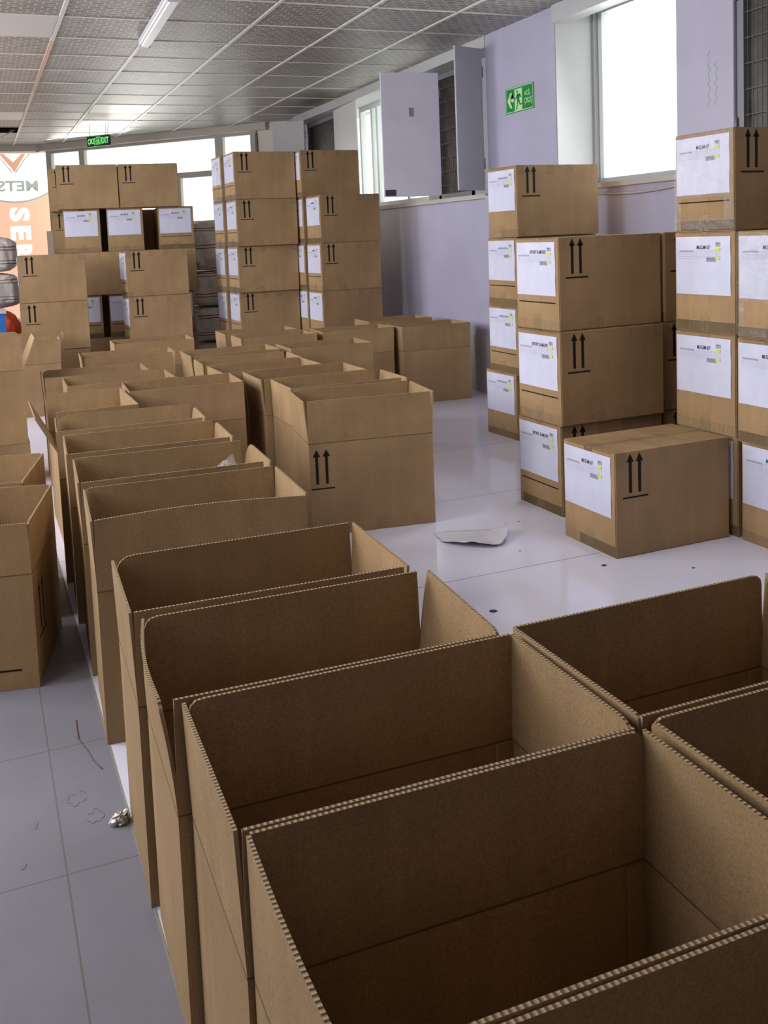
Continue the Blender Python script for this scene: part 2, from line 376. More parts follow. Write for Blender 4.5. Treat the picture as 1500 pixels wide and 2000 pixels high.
def shutter(label, p0, p1, z0, z1, m, edge=False, extra=None):
    a = Vector((p0[0], p0[1], 0)); b = Vector((p1[0], p1[1], 0)); d = b - a
    t = thing('window_shutter', label, 'shutter', (a.x, a.y, z0), math.atan2(d.y, d.x), 'steel shutters of the right-hand windows')
    bm = NB(); v, fs = box(bm, (0, -0.009, 0), (d.length, 0.009, z1 - z0))
    bmesh.ops.bevel(bm, geom=bm.edges[:], offset=0.003, segments=2, affect='EDGES')
    obj('shutter_leaf', bm, m, t)
    bm = NB()
    for z in (0.18, (z1 - z0) * 0.8): tube(bm, [(-0.008, 0, z), (-0.008, 0, z + 0.09)], 0.008)
    obj('hinge', bm, STEEL, t)
    if extra: extra(t, d.length)
    return t
def ex1(t, L):
    bm = NB(); box(bm, (L * 0.45, 0.0095, 0.72), (L * 0.53, 0.0115, 0.80)); box(bm, (L * 0.45, -0.0115, 0.72), (L * 0.53, -0.0095, 0.80))
    p = obj('sticker', bm, mat('old_sticker', (0.30, 0.29, 0.32), 0.6), t); p['label'] = 'small grey square sticker'
    bm = NB(); box(bm, (L * 0.80, 0.0095, 0.01), (L * 0.985, 0.0115, 0.065)); box(bm, (L * 0.80, -0.0115, 0.01), (L * 0.985, -0.0095, 0.065))
    obj('vent_slot', bm, mat('dark_slot', (0.06, 0.06, 0.065), 0.5), t)
shutter('lavender steel shutter swung open with small square sticker', (4.055, 7.93), (3.50, 7.985), 1.752, 2.865, SHUT, extra=ex1)
shutter('narrow grey steel shutter standing open against the pillar with the green sign', (4.055, 7.075 + 0.055), (3.75, 7.03), 1.752, 2.925, SHUTG)
shutter('pale shutter beside the sooty barred window, half hidden by cartons', (4.14, 10.86), (4.10, 10.05), 1.76, 2.925, lav('shutter_white_paint', (0.62, 0.61, 0.60), 0.25))
shutter('grey shutter swung open furthest back, left of the sooty barred window', (4.03, 11.66), (3.72, 12.02), 1.76, 2.915, lav('shutter_far_paint', (0.46, 0.46, 0.48), 0.5))
def ex5(t, L):   # faint pencil scribbles
    bm = NB()
    for cx, n in ((0.20, 16), (0.14, 13)):
        pts = []
        for k in range(n):
            pts.append((cx + 0.012 * math.sin(k * 2.4) + random.uniform(-0.003, 0.003), 0.0102, 0.36 + k * 0.022))
        tube(bm, pts, 0.0007, 4)
    o = obj('pencil_scribble', bm, mat('pencil', (0.40, 0.39, 0.50), 0.8), t)
shutter('lavender steel shutter between the bright window and the barred window', (4.16, 4.375), (4.16, 4.86), 1.73, 2.89, lav('shutter_paint_plain', (0.47, 0.46, 0.59), 0.35), extra=ex5)  # same lavender paint, without the glare put into the other shutter

# sagging pale cable below the sill
bm = NB(); tube(bm, [(4.068, 5.9, 1.652), (4.066, 5.56, 1.636), (4.065, 5.38, 1.624), (4.065, 5.17, 1.618), (4.065, 4.96, 1.624), (4.066, 4.79, 1.636), (4.068, 4.5, 1.655)], 0.009)
tag(obj('cable', bm, mat('pale_cable', (0.50, 0.46, 0.44), 0.5)), 'pale cable sagging along the wall under the window sill', 'cable')

# green emergency-exit sign on the pillar
def exit_wall_sign():
    t = thing('exit_sign', 'green rectangular wall sign with running figure, arrow and ACİL ÇIKIŞ', 'sign', (WX - 0.001, 6.785, 2.335), -math.pi / 2)
    W_, H_ = 0.415, 0.20     # local x along the wall towards the camera, -y faces the room
    G = mat('sign_green', (0.012, 0.25, 0.055), 0.35); P = mat('sign_pale', (0.50, 0.74, 0.38), 0.5)
    bm = NB(); box(bm, (0, -0.004, 0), (W_, 0, H_)); obj('sign_plate', bm, G, t)
    bm = NB()
    def R(u0, u1, v0, v1, d=0.0): poly(bm, [(W_ * u0, -0.0045 - d, H_ * v0), (W_ * u1, -0.0045 - d, H_ * v0), (W_ * u1, -0.0045 - d, H_ * v1), (W_ * u0, -0.0045 - d, H_ * v1)])
    R(.02, .98, .95, .98); R(.02, .98, .03, .06); R(.02, .032, .03, .98); R(.968, .98, .03, .98)
    obj('sign_border', bm, P, t)
    bm = NB()
    pts = [(.07, .50), (.17, .80), (.245, .80), (.19, .57), (.30, .57), (.30, .43), (.19, .43), (.245, .20), (.17, .20)]
    poly(bm, [(W_ * u, -0.0046, H_ * v) for u, v in pts]); bmesh.ops.triangulate(bm, faces=bm.faces); obj('arrow', bm, P, t)
    bm = NB(); R(.33, .60, .06, .90); obj('door_symbol', bm, P, t)
    bm = NB()
    def PG(p): poly(bm, [(W_ * u, -0.0052, H_ * v) for u, v in p])
    cx, cz = .43, .79; poly(bm, [(W_ * (cx + .03 * math.cos(a)), -0.0052, H_ * (cz + .055 * math.sin(a))) for a in [k * math.pi / 6 for k in range(12)]])
    PG([(.42, .70), (.53, .70), (.50, .42), (.43, .45)]); PG([(.43, .70), (.46, .62), (.38, .50), (.31, .52), (.31, .56), (.37, .56)])
    PG([(.52, .70), (.58, .56), (.56, .53), (.50, .62)]); PG([(.46, .46), (.51, .44), (.54, .30), (.62, .31), (.62, .26), (.51, .25)]); PG([(.43, .48), (.47, .46), (.44, .25), (.41, .10), (.37, .10), (.41, .28)])
    obj('running_figure', bm, G, t)
    bm = NB()
    for s, u, v, ww, hh in (('ACİL', .68, .56, .22, .24), ('ÇIKIŞ', .67, .20, .27, .28)):
        add_text(bm, s, Matrix.Translation((W_ * u, -0.0047, H_ * v)) @ Matrix.Rotation(math.pi / 2, 4, 'X'), W_ * ww, H_ * hh, 0, 0.01)
    obj('lettering', bm, P, t)
exit_wall_sign()

# far facade with windows
def fbox(bm, s0, s1, z0, z1, o0=0.0, o1=0.08, mi=0): box(bm, (s0, o0, z0), (s1, o1, z1), mi, FM)
bm = NB(); fbox(bm, 0.0, 4.3, 0, 1.70, 0, 0.2); fbox(bm, 3.86, 4.4, 1.7, ZC, 0, 0.2); struct('wall_far', bm, CREAM)
bm = NB(); fbox(bm, -0.06, 4.05, 2.93, ZC, -0.10, 0.12); box(bm, (-4.9, 15.60, 2.93), (1.06, 15.90, ZC)); struct('trim_8', bm, BEAM)
bm = NB()
for s0, s1 in ((0.10, 0.20), (0.74, 0.84), (3.17, 3.30), (3.75, 3.85)): fbox(bm, s0, s1, 1.70, 2.93, -0.01, 0.06)
fbox(bm, 0.1, 3.85, 1.70, 1.735, 0, 0.06); fbox(bm, 0.1, 3.85, 2.89, 2.935, 0, 0.06)
fbox(bm, 2.45, 3.2, 2.36, 2.44, -0.01, 0.065); fbox(bm, 2.45, 2.55, 1.73, 2.37, -0.005, 0.06); fbox(bm, 3.09, 3.18, 1.73, 2.37, -0.008, 0.062)
w6 = struct('window_6', bm, mat('beige_window_profile', (0.42, 0.40, 0.36), 0.5))
bm = NB(); fbox(bm, 0.12, 3.84, 1.72, 2.92, 0.025, 0.03); obj('window_pane', bm, GLASS, w6)
bm = NB(); fbox(bm, 3.84, 3.87, 1.9, 2.9, -0.03, 0.0); struct('trim_9', bm, mat('dark_conduit', (0.16, 0.13, 0.11), 0.6))
bm = NB(); box(bm, (-5, 15.98, 0), (1.3, 16.1, ZC)); struct('wall_far_left', bm, CREAM)

# window banner seen from behind; daylight through it is put in as glow
def banner():
    t = thing('window_banner', 'backlit orange and white window banner with mirrored METS lettering', 'banner', (0.68, 15.93, 0))
    OR = mat('banner_peach', (0.60, 0.30, 0.17), 0.8, 0.1, emit=(1.0, 0.60, 0.43), estr=0.85)
    WH = mat('banner_white', (0.6, 0.6, 0.6), 0.8, 0.1, emit=(1.0, 1.0, 0.97), estr=0.9)
    GG = mat('banner_greygreen', (0.3, 0.34, 0.3), 0.8, 0.1, emit=(0.55, 0.62, 0.54), estr=0.55)
    VO = mat('banner_v_orange', (0.6, 0.3, 0.2), 0.8, 0.1, emit=(1.0, 0.52, 0.36), estr=0.6)
    bm = NB(); box(bm, (-2.0, 0, 0.35), (0.50, 0.01, 2.93)); obj('banner_sheet', bm, OR, t)
    def disc(R, y, cz, m, name, zc=2.925):
        bm = NB(); pts = []
        a0 = math.asin(max(-1, (zc - cz) / R)) if abs(zc - cz) < R else -0.2
        n = 60
        for k in range(n + 1):
            a = math.pi - a0 + (2 * a0 - math.pi + 2 * math.pi) * k / n if False else (math.pi - a0) + (math.pi + 2 * a0) * k / n
            x = R * math.cos(a); z = cz + R * math.sin(a)
            pts.append((min(x, 0.498), y, min(z, zc)))
        poly(bm, pts); bmesh.ops.triangulate(bm, faces=bm.faces); obj(name, bm, m, t)
    disc(0.96, -0.004, 3.12, GG, 'logo_ring'); disc(0.935, -0.007, 3.12, WH, 'logo_disc')
    bm = NB()
    V = [(-0.17, 2.92), (-0.06, 2.74), (0.0, 2.69), (0.06, 2.74), (0.12, 2.84), (0.19, 2.92), (0.11, 2.92), (0.0, 2.79), (-0.10, 2.92)]
    pts = [(-0.20, 2.92), (-0.13, 2.92), (0.0, 2.79), (0.13, 2.92), (0.19, 2.92), (0.06, 2.72), (0.01, 2.63), (-0.03, 2.70)]
    poly(bm, [(x, -0.010, z) for x, z in pts]); bmesh.ops.triangulate(bm, faces=bm.faces); obj('logo_chevron', bm, VO, t)
    bm = NB()
    for s in (-1, 1):
        q = [(0.26, 2.92), (0.17, 2.82), (0.08, 2.70), (0.03, 2.62)]
        for k in range(3):
            (x0, z0), (x1, z1) = q[k], q[k + 1]; poly(bm, [(s * x0, -0.010, z0), (s * (x0 - 0.02), -0.010, z0), (s * (x1 - 0.014), -0.010, z1), (s * x1, -0.010, z1)])
    obj('logo_outline', bm, GG, t)
    bm = NB(); Rx = Matrix.Rotation(math.pi / 2, 4, 'X'); MX = Matrix.Scale(-1, 4, Vector((1, 0, 0)))
    add_text(bm, 'METS', Matrix.Translation((0.345, -0.010, 2.34)) @ MX @ Rx, 0.60, 0.165, 0, 0.02)
    obj('lettering', bm, GG, t)
    bm = NB()
    for k, ch in enumerate(('S', 'E', 'R')):
        M_ = Matrix.Translation((-0.11, -0.006, 2.09 - 0.292 * k)) @ Matrix.Rotation(math.radians(90), 4, 'Y') @ Rx
        add_text(bm, ch, M_, 0.22, 0.30, 0, 0.05)
    obj('side_lettering', bm, WH, t)
banner()

# outside world
bm = NB(); poly(bm, [(-30, 16.2, -0.02), (40, 16.2, -0.02), (40, 60, -0.02), (-30, 60, -0.02)]); struct('ground', bm, mat('pale_ground', (0.6, 0.6, 0.58), 0.9))
t = thing('building', 'pale building with blue-grey windows seen through the far glazing', 'building', (2.0, 30, 0), math.radians(-15))
bm = NB(); box(bm, (-10, 0, 0), (16, 5, 9)); obj('facade', bm, mat('white_render', (0.85, 0.85, 0.84), 0.9), t)
for (x0, x1) in ((-1.2, 1.3), (1.75, 3.2), (5, 7), (9, 11)):
    bm = NB(); box(bm, (x0, -0.05, 3.6), (x1, -0.001, 5.6)); obj('window', bm, mat('blue_grey_glazing', (0.62, 0.72, 0.76), 0.7), t)

# unseen sides of the room: left wall with window openings, wall behind the camera
bm = NB()
box(bm, (-2.4, -2.6, 0), (-2.2, 16, 1.4)); box(bm, (-2.4, -2.6, 2.93), (-2.2, 16, ZC)); box(bm, (-2.4, -2.6, 1.4), (-2.2, 0.95, 2.93)); box(bm, (-2.4, 9.8, 1.4), (-2.2, 16, 2.93))
struct('wall_left', bm, WHITEW)
bm = NB(); box(bm, (-2.4, -2.8, 0), (4.75, -2.6, ZC)); struct('wall_back', bm, mat('dim_back_wall', (0.36, 0.34, 0.33), 0.8))

# ceiling furniture
def batten(label, x, y, power=0):
    t = thing('ceiling_light', label, 'light', (x, y, 2.965), math.radians(-2.2))
    bm = NB(); box(bm, (-0.045, -0.755, 0.028), (0.045, 0.755, 0.062)); bmesh.ops.bevel(bm, geom=bm.edges[:], offset=0.004, segments=2, affect='EDGES'); obj('housing', bm, mat('batten_housing', (0.55, 0.54, 0.60), 0.4), t)
    bm = NB(); v, fs = box(bm, (-0.042, -0.735, -0.008), (0.042, 0.735, 0.030)); bmesh.ops.bevel(bm, geom=[e for e in bm.edges if abs(e.verts[0].co.y - e.verts[1].co.y) > 1 and e.verts[0].co.z < 0], offset=0.016, segments=4, affect='EDGES'); obj('diffuser', bm, mat('batten_diffuser', (0.80, 0.79, 0.78), 0.35), t)
    bm = NB(); box(bm, (-0.044, -0.762, -0.010), (0.044, -0.735, 0.058)); box(bm, (-0.044, 0.735, -0.010), (0.044, 0.762, 0.058)); obj('end_cap', bm, mat('batten_cap', (0.50, 0.49, 0.58), 0.45), t)
    if power: area('fill_light', (x, y, 2.945), (0, 0, -1), 0.10, 1.4, power, (1.0, 0.95, 0.88))  # fill lamp, only under the two added battens out of view
batten('slim white batten light fixed under the tiled ceiling', 1.345, 6.98)
batten('unseen lit batten added on the ceiling above the lower right open cartons', 2.73, 2.75, 6)
batten('unseen lit batten added on the ceiling above the large open carton', 1.345, 2.75, 14)
for (kx, ky, m_, lab) in ((0, 0, mat('plain_panel', (0.62, 0.58, 0.54), 0.5), 'plain stained panel in the left of the tiled ceiling, nearest of the plain panels'),
                      (2, 6, mat('plain_panel_white', (0.78, 0.76, 0.70), 0.4), 'plain white ceiling panel, the nearer one in front of the hanging exit sign'),
                      (2, 8, mat('plain_panel_white', (0.78, 0.76, 0.70), 0.4), 'plain white ceiling panel directly above the hanging exit sign'),
                      (0, 7, mat('plain_panel_white', (0.78, 0.76, 0.70), 0.4), 'plain pale ceiling panel just in front of the dark ceiling opening')):
    x0 = CX * kx; y0 = 7.09 + CY * ky + 0.005
    if kx == 2 and ky == 6: y0 = 7.09 + CY * 6 + 0.01
    bm = NB(); box(bm, (x0 + 0.02, y0 + 0.01, ZC - 0.005), (x0 + CX - 0.02, y0 + CY - 0.02, ZC - 0.0005)); 
    o = tag(obj('ceiling_panel', bm, m_), lab, 'ceiling panel', 'plain panels in the ceiling')
t = thing('ceiling_opening', 'dark opening in the ceiling where a tile is missing', 'opening', (0.35, 13.74, ZC))
bm = NB(); box(bm, (-0.34, -0.27, -0.006), (0.33, 0.28, -0.0008)); obj('dark_void', bm, mat('void_black', (0.008, 0.007, 0.006), 0.9, 0.0), t)
bm = NB(); tube(bm, [(0.24, -0.1, -0.01), (0.20, -0.15, -0.06), (0.08, -0.25, -0.14), (-0.10, -0.32, -0.19), (-0.34, -0.34, -0.22)], 0.004); tube(bm, [(0.28, -0.1, -0.01), (0.23, -0.16, -0.05), (0.16, -0.2, -0.09)], 0.004)
obj('loose_wire', bm, mat('loose_wire', (0.40, 0.32, 0.26), 0.6), t)

# hanging exit sign
A_ = Vector((1.517, 13.2, 0)); B_ = Vector((1.770, 12.9, 0)); d_ = (B_ - A_)
t = thing('hanging_exit_sign', 'small green illuminated ÇIKIŞ EXIT sign hanging from the ceiling', 'sign', (A_.x, A_.y, 2.74), math.atan2(d_.y, d_.x))
Ls = d_.length; Hs = 0.135
bm = NB(); box(bm, (0, -0.012, 0), (Ls, 0.012, Hs)); obj('sign_box', bm, mat('exit_dark_green', (0.01, 0.035, 0.015), 0.4), t)
EG = mat('exit_glow', (0.1, 0.5, 0.12), 0.5, emit=(0.25, 1.0, 0.28), estr=0.75); bm = NB(); Rx = Matrix.Rotation(math.pi / 2, 4, 'X')
add_text(bm, 'ÇIKIŞ', Matrix.Translation((Ls * 0.04, -0.0135, Hs * 0.10)) @ Rx, Ls * 0.34, Hs * 0.72, 0, 0.03)
add_text(bm, 'EXIT', Matrix.Translation((Ls * 0.64, -0.0135, Hs * 0.22)) @ Rx, Ls * 0.32, Hs * 0.60, 0, 0.03)
obj('lettering', bm, EG, t)
bm = NB()
def q(u0, u1, v0, v1): poly(bm, [(Ls * u0, -0.0135, Hs * v0), (Ls * u1, -0.0135, Hs * v0), (Ls * u1, -0.0135, Hs * v1), (Ls * u0, -0.0135, Hs * v1)])
q(.41, .60, .84, .90); q(.41, .43, .12, .90); q(.58, .60, .12, .90); q(.48, .53, .40, .66); q(.46, .49, .14, .42); q(.52, .56, .18, .42); q(.485, .525, .70, .80); q(.44, .57, .55, .61)
obj('door_and_figure_symbol', bm, EG, t)
bm = NB(); tube(bm, [(0.05, 0, Hs), (0.05, 0, 3.028 - 2.74)], 0.003, 6); tube(bm, [(Ls - 0.07, 0, Hs), (Ls - 0.06, 0, 3.028 - 2.74)], 0.003, 6); tube(bm, [(Ls - 0.04, 0, Hs), (Ls - 0.01, 0, 3.028 - 2.74)], 0.003, 6)
obj('hanging_wire', bm, WIRE, t)

# ================================================================ cartons
CL, CW, CH = 0.615, 0.372, 0.4535
DATA = {}
def closed_meshes():
    bm = NB(); box(bm, (0, 0, 0), (CL, CW, CH - 0.002))
    bmesh.ops.bevel(bm, geom=bm.edges[:], offset=0.004, segments=2, affect='EDGES')
    DATA['body'] = mesh('carton_body', bm, KRAFT)
    bm = NB()   # seam and flap-gap lines
    box(bm, (0.004, CW / 2 - 0.0012, CH - 0.0021), (CL - 0.004, CW / 2 + 0.0012, CH - 0.0014))
    box(bm, (-0.0004, 0.03, CH - 0.0075), (0.002, CW * 0.45, CH - 0.0050)); box(bm, (-0.0004, CW * 0.55, CH - 0.0060), (0.002, CW - 0.03, CH - 0.0040))
    DATA['seam'] = mesh('flap_seam', bm, CREASE)
    bm = NB(); e = 0.0006; zt = CH - 0.0019
    box(bm, (-e, CW / 2 - 0.03, zt - 0.0002), (CL + e, CW / 2 + 0.03, zt + e))
    for x0 in (-e, CL): box(bm, (x0, CW / 2 - 0.03, CH - 0.065), (x0 + e, CW / 2 + 0.03, zt + e))
    for x0 in (0.0, CL - 0.06, CL * 0.36, CL * 0.60):
        box(bm, (x0, -e, zt - 0.0003), (x0 + 0.055, CW + e, zt + e * 1.3)); box(bm, (x0, -e, CH - 0.062), (x0 + 0.055, -0.0001, zt + e))
    DATA['tape'] = mesh('packing_tape', bm, TAPE)
    bm = NB(); box(bm, (-e, 0.0, 0.0), (0, CW, 0.05)); box(bm, (-e * 1.3, CW / 2 - 0.03, 0.0), (-0.0001, CW / 2 + 0.03, 0.075)); box(bm, (-e, -e, 0), (0.058, -0.0001, 0.05)); DATA['tape_low'] = mesh('bottom_tape', bm, TAPE)
    bm = NB(); box(bm, (0.2, -e, 0), (0.258, -0.0001, 0.055)); DATA['tape_front'] = mesh('front_tape', bm, TAPE)
    bm = NB(); y = -0.0012; top = CH - 0.008
    for x in (0.078, 0.126):
        poly(bm, [(x - 0.0075, y, top - 0.170), (x + 0.0075, y, top - 0.170), (x + 0.0075, y, top - 0.030), (x - 0.0075, y, top - 0.030)])
        poly(bm, [(x - 0.0185, y, top - 0.036), (x + 0.0185, y, top - 0.036), (x, y, top)])
    poly(bm, [(0.038, y, top - 0.192), (0.170, y, top - 0.192), (0.170, y, top - 0.185), (0.038, y, top - 0.185)])
    DATA['arrows'] = mesh('up_arrows_print', bm, INK)
    bm = NB(); poly(bm, [(-0.0012, 0.03, 0.132), (-0.0012, CW - 0.022, 0.132), (-0.0012, CW - 0.022, 0.138), (-0.0012, 0.03, 0.138)]); DATA['bar'] = mesh('bar_print', bm, INK)
    bm = NB(); LW, LH = 0.335, 0.262; n = 8
    y0 = CW - 0.010; z1 = CH - 0.022
    grid = [[bm.verts.new((-0.0022 - 0.0012 * math.sin(i * 0.9) * math.sin(j * 1.3), y0 - LW * i / n, z1 - LH * j / n)) for j in range(n + 1)] for i in range(n + 1)]
    for i in range(n):
        for j in range(n):
            f = bm.faces.new((grid[i][j], grid[i + 1][j], grid[i + 1][j + 1], grid[i][j + 1])); f.smooth = True
    ls = mesh('shipping_label', bm, PAPER); DATA['label'] = ls
    for key, title, u0, u1 in (('mgm', 'M.G.M 67', .40, .64), ('sport', 'SPORT & MORE', .37, .775), ('cotton', 'BY SPORT COTTON', .40, .76)):
        bm = NB(); X = -0.0042
        ku, kv = ((1.0, 1.0) if key == 'mgm' else (1.125, 1.0))
        def R(a, b, c, d, mi, dx=0.0):
            a, b = (a - .05) * ku + (.05 if key == 'mgm' else .03), (b - .05) * ku + (.05 if key == 'mgm' else .03)
            poly(bm, [(X - dx, y0 - LW * a, z1 - LH * c), (X - dx, y0 - LW * b, z1 - LH * c), (X - dx, y0 - LW * b, z1 - LH * d), (X - dx, y0 - LW * a, z1 - LH * d)], mi)
        R(.07, .33, .235, .262, 1); R(.575, .74, .355, .43, 0)
        for v in (.235, .262, .30, .335, .37): R(.07, .82, v, v + .003, 1)
        for u in (.07, .33, .40, .45, .50, .55, .60, .65, .70, .74, .78, .818): R(u, u + .002, .235, .37, 1)
        for k in range(9): R(.09 + k * .028, .102 + k * .028, .243, .252, 0, 0.0003)
        for k in range(5): R(.60 + k * .026, .612 + k * .026, .372 + (k % 2) * .02, .382 + (k % 2) * .02, 2, 0.0003)
        R(.74, .82, .10, .17, 1); R(.755, .805, .112, .127, 2, 0.0003); R(.77, .795, .145, .158, 2, 0.0003)
        R(.74, .82, .195, .24, 3, 0.0003); R(.74, .82, .352, .395, 3, 0.0003)
        Mt = Matrix(((0, 0, -1, X - 0.0004), (-1, 0, 0, y0 - LW * u0), (0, 1, 0, z1 - LH * .215), (0, 0, 0, 1)))
        add_text(bm, title, Mt, LW * (u1 - u0), LH * (.066 if key != 'cotton' else .045), 2, 0.012)
        DATA[key] = mesh('label_print', bm, [GREY, LINE, TXT, YEL])
    bm = NB()    # crinkled clear wrap over the label face
    n, k_ = 26, 30
    g = [[bm.verts.new((-0.006 - 0.004 * noise.noise(Vector((i * 0.7, j * 0.7, 3.1))), CW * i / n, 0.01 + (CH - 0.014) * j / k_)) for j in range(k_ + 1)] for i in range(n + 1)]
    for i in range(n):
        for j in range(k_):
            if 3 < i < n - 3 and 2 < j < 10: continue
            f = bm.faces.new((g[i][j], g[i + 1][j], g[i + 1][j + 1], g[i][j + 1])); f.smooth = True
    DATA['wrap'] = mesh('clear_wrap', bm, WRAP)
closed_meshes()
def carton(x, y, lvl, yaw, label, group, title='mgm', rot=False, arrows=True, bar=False, wrap=False, tape=True, lab=True, z=None):
    t = thing('sealed_carton', label, 'box', (x, y, lvl * CH if z is None else z), math.radians(yaw + (90 if rot else 0)), group)
    obj('carton_body', DATA['body'], parent=t); 
    obj('flap_seam', DATA['seam'], parent=t)
    if tape: obj('packing_tape', DATA['tape'], parent=t); obj('packing_tape', DATA['tape_low'], parent=t); obj('packing_tape', DATA['tape_front'], parent=t)
    if arrows: a = obj('up_arrows_print', DATA['arrows'], parent=t)
    if bar: obj('bar_print', DATA['bar'], parent=t)
    if lab: l = obj('shipping_label', DATA['label'], parent=t); obj('label_print', DATA[title], parent=l)
    if wrap: obj('clear_wrap', DATA['wrap'], parent=t)
    return t
POS = {5: ('bottom', 'second from the bottom', 'middle', 'second from the top', 'topmost'), 4: ('bottom', 'second from the bottom', 'second from the top', 'topmost'), 3: ('bottom', 'middle', 'topmost')}
# right-hand groups
carton(2.424, 3.240, 0, 0.3, 'single taped carton labelled M.G.M 67 on the floor before the tall stacks', 'sealed cartons at the right')
for k, (x, y, ya) in enumerate(((2.566, 3.845, 1.2), (2.558, 3.82, 1.0), (2.590, 3.868, 1.2))):
    carton(x, y, k, ya, 'carton labelled SPORT & MORE, %s of the three-high stack' % POS[3][k], 'SPORT & MORE cartons', 'sport', bar=True)
for k, x in enumerate((3.205, 3.20, 3.222)):
    carton(x, 3.875, k, 0.5, 'half-hidden carton behind the M.G.M 67 stack, right of the SPORT & MORE stack, %s' % POS[3][k], 'cartons right of the SPORT & MORE stack', 'sport', bar=True)
for k, (x, y, ya) in enumerate(((3.285, 5.43, 2.5), (3.255, 5.34, 0.5), (3.235, 5.30, 0.0), (3.215, 5.245, -0.2))):
    carton(x, y, k, ya, 'carton with small-print label against the lavender wall, %s of its four-high stack' % POS[4][k], 'four-high stack nearest the pillar', 'cotton', bar=(k in (1, 2)))
for k, (x, y, ya) in enumerate(((3.060, 3.215, 0.5), (3.050, 3.212, 1.5), (3.055, 3.215, 1.5), (3.118, 3.285, 1.0))):
    carton(x, y, k, ya, ('crinkle-wrapped carton labelled M.G.M 67 on top of the tallest right-hand stack' if k == 3 else 'carton labelled M.G.M 67, %s of the tallest right-hand stack' % POS[4][k]), 'tallest stack at the right', bar=(k == 3), wrap=(k == 3))
for k, (x, y, ya) in enumerate(((3.055, 2.815, 0.0), (3.010, 2.79, 0.0), (2.992, 2.765, 0.0))):
    carton(x, y, k, ya, 'carton cut off by the right edge of the view, %s of three' % POS[3][k], 'cartons at the right edge', wrap=(k == 2))
# back groups
for k, (x, y, ya) in enumerate(((0.365, 9.44, -1.5), (0.371, 9.44, -2.0), (0.381, 9.53, -1.7))):
    carton(x, y, k, ya, 'arrow-printed carton at the far left before the bales, %s of its three-high stack' % POS[3][k], 'far left three-high stack', bar=True, wrap=(k == 2))
for k, (x, y, ya) in enumerate(((1.37, 9.46, 1), (1.385, 9.485, 1.5), (1.388, 9.555, 1.9))):
    carton(x, y, k, ya, 'carton in front of the labelled row, %s of the three-high stack left of the bales' % POS[3][k], 'three-high stack left of the bales', bar=True)
g5 = 'five-high block of cartons at the back left'
YA = -6.0
def rel(x, y, du, dv):
    a = math.radians(YA); return (x + du * math.cos(a) - dv * math.sin(a), y + du * math.sin(a) + dv * math.cos(a))
carton(0.843, 10.31, 4, YA, 'left carton on the very top of the back left block', g5); carton(1.464, 10.25, 4, YA, 'right carton on the very top of the back left block', g5)
carton(0.80, 10.76, 4, YA, 'carton peeping out behind the top left carton of the back block', g5)
for k, (x, y, nm) in enumerate(((0.890, 10.37, 'left'), (1.328, 10.32, 'centre'), (1.862, 10.29, 'right'))):
    xx, yy = rel(x, y, CW, 0)
    carton(xx, yy, 3, YA, 'white-labelled carton end, %s one of the row under the top two cartons' % nm, g5, rot=True, bar=(k == 2))
carton(0.83, 11.03, 3, YA, 'carton behind the left end of the white-labelled row', g5)
carton(0.965, 10.36, 2, YA, 'broadside carton in shade, third layer of the back left block, left one', g5, arrows=False); carton(1.622, 10.29, 2, YA, 'broadside carton in shade, third layer of the back left block, right one', g5, arrows=False)
for k, (x, y, nm) in enumerate(((0.86, 10.39, 'left'), (1.30, 10.35, 'right'), (1.83, 10.30, 'hidden'))):
    xx, yy = rel(x, y, CW, 0)
    carton(xx, yy, 1, YA, 'label end low in the back left block, %s of the second layer' % nm, g5, rot=True, bar=True)
for x, y, nm in ((0.92, 10.37, 'left'), (1.60, 10.30, 'right')): carton(x, y, 0, YA, 'lowest carton on the floor in the back left block, %s one' % nm, g5, arrows=False)
for k in range(3): carton(0.83 + 0.005 * k, 11.03, k, YA, 'rear carton at the left end of the back block, layer %s from the floor' % ('one', 'two', 'three')[k], g5)
for k in range(4): carton(1.47, 10.97, k, YA, 'added unseen carton behind the middle of the back block, layer %s from the floor' % ('one', 'two', 'three', 'four')[k], g5)  # hidden cartons added to stop light showing through the row's gap
for k in range(5):
    dx = (0.03, 0.02, 0.012, 0.004, -0.004)[k]; dy = (0.20, 0.12, 0.08, 0.02, 0)[k]
    carton(2.378 + dx, 8.97 + dy, k, 1.0, 'arrow-printed carton, %s of the five-high stack right of the bales' % POS[5][k], 'five-high stack right of the bales', wrap=True, bar=True)
    carton(2.352 + dx, 9.385 + dy, k, 1.0, 'carton right behind the five-high stack beside the bales, %s' % POS[5][k], 'column behind the five-high stack', wrap=True, bar=True)
for k in range(5):
    carton((3.038, 3.034, 3.022, 3.024, 3.008)[k], 8.86 + (0.03 if k < 4 else 0), k, 1.5, 'carton of the rear five-high column next to the far window, %s' % POS[5][k], 'rear column by the far window', bar=False)
for k, (x, y) in enumerate(((3.07, 8.44), (3.028, 8.44), (3.035, 8.455), (3.05, 8.47))):
    carton(x, y, k, 1.5, 'carton of the back four-high stack beside the lavender wall, %s' % POS[4][k], 'four-high front stack at the back', arrows=(k != 1), bar=(k == 2))

